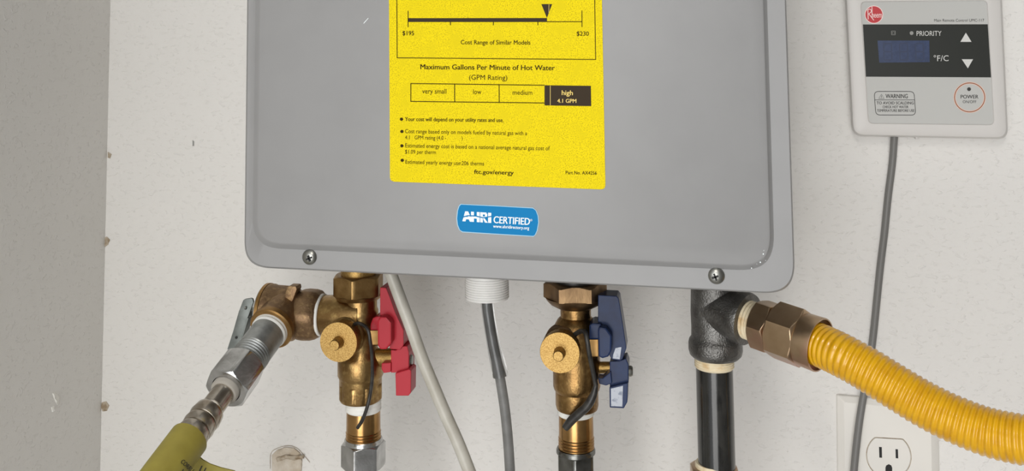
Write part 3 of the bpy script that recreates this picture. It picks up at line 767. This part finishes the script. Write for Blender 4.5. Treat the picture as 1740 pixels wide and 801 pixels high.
gas = thing('gas_hose', 'yellow corrugated gas hose with bronze hex fittings on the iron tee', 'hose', G1)
bm = bmesh.new(); rt = kg * 33
lathe(bm, G0, GA, [(GT(1262), rt)] + threads(GT(1264), GT(1290), rt, 5, .0006) + [(GT(1294), rt * .9)], 56); obj('thread_sealant', bm, M['sealant'], gas)
bm = bmesh.new(); hexnut(bm, G0 + GA * GT(1288), G0 + GA * GT(1317), kg * 45, 15, .5, .5); lathe(bm, G0, GA, [(GT(1315), kg * 36), (GT(1324), kg * 36)]); obj('hex_adapter', bm, M['fit'], gas)
bm = bmesh.new(); hexnut(bm, G0 + GA * GT(1318.5), G0 + GA * GT(1366), kg * 50.5, -10, .5, .5); obj('union_nut', bm, M['fit'], gas)
bm = bmesh.new(); lathe(bm, G0, GA, [(GT(1362), kg * 42.4), (GT(1368), kg * 43.6), (GT(1393), kg * 44.2), (GT(1394.5), kg * 43.8), (GT(1394.5), kg * 41.6), (GT(1384), kg * 41), (GT(1384), kg * 10)], 64); obj('collar', bm, M['fit'], gas)
rh = pxr(1480, 630, .20, 2) / 2 * 37.0
hp = [G0 + GA * GT(1370), G0 + GA * GT(1388)] + [at(x, y, Y) for x, y, Y in ((1430, 604, .195), (1475, 629, .204), (1520, 657, .212), (1570, 687, .220), (1620, 712, .228), (1680, 735, .237), (1740, 748, .246), (1800, 755, .254), (1870, 756, .262), (1960, 760, .27), (2060, 800, .26), (2130, 900, .24), (2160, 1050, .22), (2165, 1250, .2))]
PITCH = .0035
bm = bmesh.new(); tube(bm, hp, lambda s: rh * .995 + rh * .064 * (.5 - .5 * math.cos(2 * math.pi * s / PITCH)) ** .75, 44, step=PITCH / 12); obj('corrugated_jacket', bm, M['hose'], gas, 60)

# ------------------------------------------------------------------ temperature controller on the wall
YC = .019
ctl = thing('temperature_controller', 'white wall-mounted temperature controller with dark display strip', 'controller', at(1575, 230, 0))
def cpoly(g, r):
    return roundpoly([(1436.0 - g, -32 - g), (1699.5 + g, -34 - g), (1711.6 + g, 235.2 + g), (1449.2 - g, 230.2 + g)], [r, r, r, r], 8)
bm = bmesh.new()
rows = [[at(x, y, Y) for x, y in cpoly(g, r)] for g, r, Y in ((1.5, 20, -.0003), (1.5, 20, .004), (.5, 20, .0155), (-1.5, 19, .018), (-6, 17, YC))]
FPO = [(1463.0, 3.4), (1676.8, 1.2), (1688.6, 212), (1476.4, 209.4)]
def fpoly(g): return roundpoly([(FPO[0][0] - g, FPO[0][1] - g), (FPO[1][0] + g, FPO[1][1] - g), (FPO[2][0] + g, FPO[2][1] + g), (FPO[3][0] - g, FPO[3][1] + g)], [9 + g] * 4, 8)
rows += [[at(x, y, Y) for x, y in fpoly(g)] for g, Y in ((1.6, YC), (.4, YC - .0004), (.2, YC - .0012))]
rings(bm, rows, (True, True)); obj('casing', bm, M['plastic'], ctl, 30)
bm = bmesh.new(); flat(bm, fpoly(-.2), YC - .0012, .0004); fp_ = obj('faceplate', bm, M['face'], ctl, 0, label='grey faceplate with printed buttons')
Y1 = YC - .0008
bm = bmesh.new(); flat(bm, [(1466.3, 41.6), (1678.4, 41.3), (1684, 131.6), (1471.4, 130.4)], Y1, .0002); dp = obj('display_strip', bm, M['panel'], ctl, 0, label='black display strip')
Y2 = Y1 + .0002
bm = bmesh.new(); flat(bm, [(1491, 69), (1579, 69), (1579.8, 105.6), (1494, 106.6)], Y2); obj('display_window', bm, M['display'], dp, 0)
bm = bmesh.new()
for x in (1502, 1529, 1556):
    for a, b in (((0, 0), (13, 0)), ((0, 14), (13, 14)), ((0, 28), (13, 28)), ((-.6, 1), (-.2, 13)), ((13, 1), (13.4, 13)), ((0, 15), (.4, 27)), ((13.4, 15), (13.8, 27))):
        line(bm, (x + a[0], 74 + a[1]), (x + b[0], 74 + b[1]), 2.0, Y2 + .0002)
obj('unlit_digits', bm, M['digit'], dp, 0)
bm = bmesh.new()
flat(bm, disc(1549, 56.3, 3.2), Y2); ringline(bm, [(1514.8, 53), (1521.4, 53), (1521.2, 59), (1515, 59)], 1.0, Y2); line(bm, (1515.6, 56), (1517.4, 56), 1, Y2); line(bm, (1519, 56), (1520.8, 56), 1, Y2)
obj('indicator', bm, M['greyink'], dp, 0)
bm = bmesh.new()
text(bm, 'PRIORITY', 1557.5, 61, 1599.8, 60.9, 8.2, Y2); obj('lettering', bm, M['silver'], dp, 0)
bm = bmesh.new(); text(bm, '°F/C', 1586.6, 104, 1611.9, 103.8, 9.6, Y2); obj('unit_lettering', bm, M['silver'], dp, 0)
bm = bmesh.new(); flat(bm, [(1641.2, 55.6), (1650.8, 71.2), (1631.9, 71.2)], Y2); obj('up_arrow', bm, M['silver'], dp, 0)
bm = bmesh.new(); flat(bm, [(1634.3, 100.8), (1653.4, 100.8), (1644.6, 116.2)], Y2); obj('down_arrow', bm, M['silver'], dp, 0)
bm = bmesh.new(); flat(bm, disc(1485, 24.8, 15.6, 15.4), Y1, .0001); lg = obj('logo_disc', bm, M['pink'], fp_, 0)
bm = bmesh.new(); flat(bm, disc(1485, 24.8, 14.5, 14.2), Y1 + .0001, .0001); obj('logo_field', bm, M['redink'], fp_, 0)
bm = bmesh.new(); YG = Y1 + .0002
line(bm, (1474.6, 16), (1475.3, 33), 1.3, YG)
pts = [(1473.6, 17.2), (1477.5, 15.2), (1480.6, 17), (1480.4, 20.4), (1476.2, 23.6)]
for a, b in zip(pts, pts[1:]): line(bm, a, b, 1.2, YG)
line(bm, (1476.2, 23.4), (1485, 34.6), 1.2, YG); line(bm, (1481.6, 11.4), (1481.9, 30), 1.2, YG)
text(bm, 'heem', 1481.4, 30, 1498.4, 30, 9.6, YG, .004)
obj('logo_lettering', bm, M['pink'], fp_, 0)
bm = bmesh.new()
text(bm, 'Main Remote Control UMC-117', 1587.6, 36.9, 1672.2, 36.6, 4.6, Y1); obj('lettering', bm, M['blackink'], fp_, 0)
bm = bmesh.new()
WB = roundpoly([(1485.4, 155.6), (1553.2, 155.6), (1556, 195.8), (1488.2, 195.6)], [8] * 4, 6); ringline(bm, WB, 1.0, Y1)
line(bm, (1486.4, 169.9), (1554.2, 169.9), .9, Y1); obj('warning_frame', bm, M['blackink'], fp_, 0)
bm = bmesh.new(); ringline(bm, [(1497.7, 160), (1502.4, 167.6), (1493.2, 167.6)], .8, Y1); line(bm, (1497.8, 162.4), (1497.8, 165.2), .8, Y1); line(bm, (1497.8, 165.9), (1497.8, 166.7), .8, Y1)
obj('warning_triangle', bm, M['blackink'], fp_, 0)
for body, x0_, y0_, x1_, y1_, h_, b_ in (('WARNING', 1504.9, 166.9, 1542.4, 167, 7.0, .014), ('TO AVOID SCALDING', 1489.6, 177.4, 1552.6, 177.5, 4.8, .014), ('CHECK HOT WATER', 1499.8, 183.9, 1543.6, 183.9, 4.2, .012),
                                         ('TEMPERATURE BEFORE USE', 1490.2, 190.1, 1553.8, 190.2, 4.2, .012), ('POWER', 1632.4, 167.4, 1662.4, 167.4, 6, .016), ('ON/OFF', 1636, 175.4, 1659, 175.5, 4.8, 0)):
    bm = bmesh.new(); text(bm, body, x0_, y0_, x1_, y1_, h_, Y1, b_); obj('lettering', bm, M['blackink'], fp_, 0)
bm = bmesh.new(); flat(bm, disc(1646.6, 151.6, 3.3, 3.2), Y1); obj('power_indicator', bm, M['blackink'], fp_, 0)
bm = bmesh.new(); ringline(bm, disc(1647.7, 165.6, 25.6, 24.6, 48), 3.6, Y1, .0001); obj('button_halo', bm, M['halo'], fp_, 0)
bm = bmesh.new(); ringline(bm, disc(1647.7, 165.6, 25.6, 24.6, 48), 1.5, Y1, .0002); obj('button_ring', bm, M['orange'], fp_, 0)
bm = bmesh.new(); prism(bm, [at(x, y, .010) for x, y in ((1555, 232), (1562, 232), (1561, 236.5), (1556.5, 236.5))], .006, .0004); obj('release_tab', bm, M['plastic'], ctl)
cc = thing('controller_cable', 'thin dark grey cable running down the wall from the temperature controller', 'cable', at(1445, 801, .004))
cw = pxr(1500, 450, .004, 12.5) / 2
bm = bmesh.new(); tube(bm, [at(x, y, Y) for x, y, Y in ((1522, 205, .009), (1519.5, 236, .007), (1516, 280, .004), (1509, 335, .0035), (1503, 395, .0035), (1496, 452, .0035), (1490, 510, .0035), (1485, 560, .0035), (1480, 600, .005), (1473, 645, .008), (1467.5, 672, .011), (1460.5, 715, .013), (1455, 760, .0135), (1451, 801, .0135), (1446, 860, .0135), (1436, 930, .013), (1432, 1000, .008), (1428, 1300, .004), (1428, 1800, .004))], cw, 18, step=.004); obj('cable_core', bm, M['ctlcable'], cc)

# ------------------------------------------------------------------ wall outlet
out = thing('wall_outlet', 'white duplex wall outlet behind the yellow gas hose', 'outlet', at(1510, 940, 0))
PT = [(1421, 671), (1594, 685.8), (1600, 972), (1424.5, 953)]
def ppoly(g, r):
    c = [(PT[0][0] + g, PT[0][1] + g), (PT[1][0] - g, PT[1][1] + g), (PT[2][0] - g, PT[2][1] - g), (PT[3][0] + g, PT[3][1] - g)]
    return roundpoly(c, [r] * 4, 6)
bm = bmesh.new()
rows = [[at(x, y, Y) for x, y in ppoly(g, r)] for g, r, Y in ((0, 3, -.0003), (.2, 3, .0022), (2, 3, .0034), (11.5, 4, .0062), (13, 4, .0066))]
rings(bm, rows, (True, True)); obj('cover_plate', bm, M['outlet'], out, 20)
def receptacle(dx, dy):
    pix = []
    for i in range(64):
        th = 2 * math.pi * i / 64; x = 37.2 * math.cos(th); y = max(-29.5, min(29.5, 37.6 * math.sin(th)))
        pix.append((1510.3 + dx + x, 775.4 + dy + y + x * .06))
    bm = bmesh.new(); rows = []
    def sc(s): return [(1510.3 + dx + (x - 1510.3 - dx) * s, 775.4 + dy + (y - 775.4 - dy) * s) for x, y in pix]
    for s, Y in ((1.0, .006), (1.0, .0074), (.975, .0079)): rows.append([at(x, y, Y) for x, y in sc(s)])
    rings(bm, rows, (True, True)); r = obj('receptacle', bm, M['outlet'], out, 30)
    bm = bmesh.new(); ringline(bm, sc(1.025), 1.3, .0066, .0001); obj('shadow_gap', bm, M['dirt'], r, 0)
    for q in ([(1493.6, 760), (1498.4, 760.4), (1498.8, 778.6), (1494.2, 778.2)], [(1521.6, 763.8), (1525.8, 764.2), (1526.3, 779.6), (1522, 779.2)]):
        bm = bmesh.new(); flat(bm, [(x + dx, y + dy) for x, y in q], .0079, .00012); obj('slot', bm, M['black'], r, 0)
    g = [(1504.6 + dx, 803 + dy), (1504.6 + dx, 795 + dy), (1506 + dx, 791.5 + dy), (1510.2 + dx, 789.4 + dy), (1514.4 + dx, 791.5 + dy), (1516 + dx, 795.4 + dy), (1516 + dx, 803.6 + dy)]
    bm = bmesh.new(); flat(bm, g, .0079, .00012); obj('ground_hole', bm, M['black'], r, 0)
receptacle(0, 0); receptacle(2, 86)
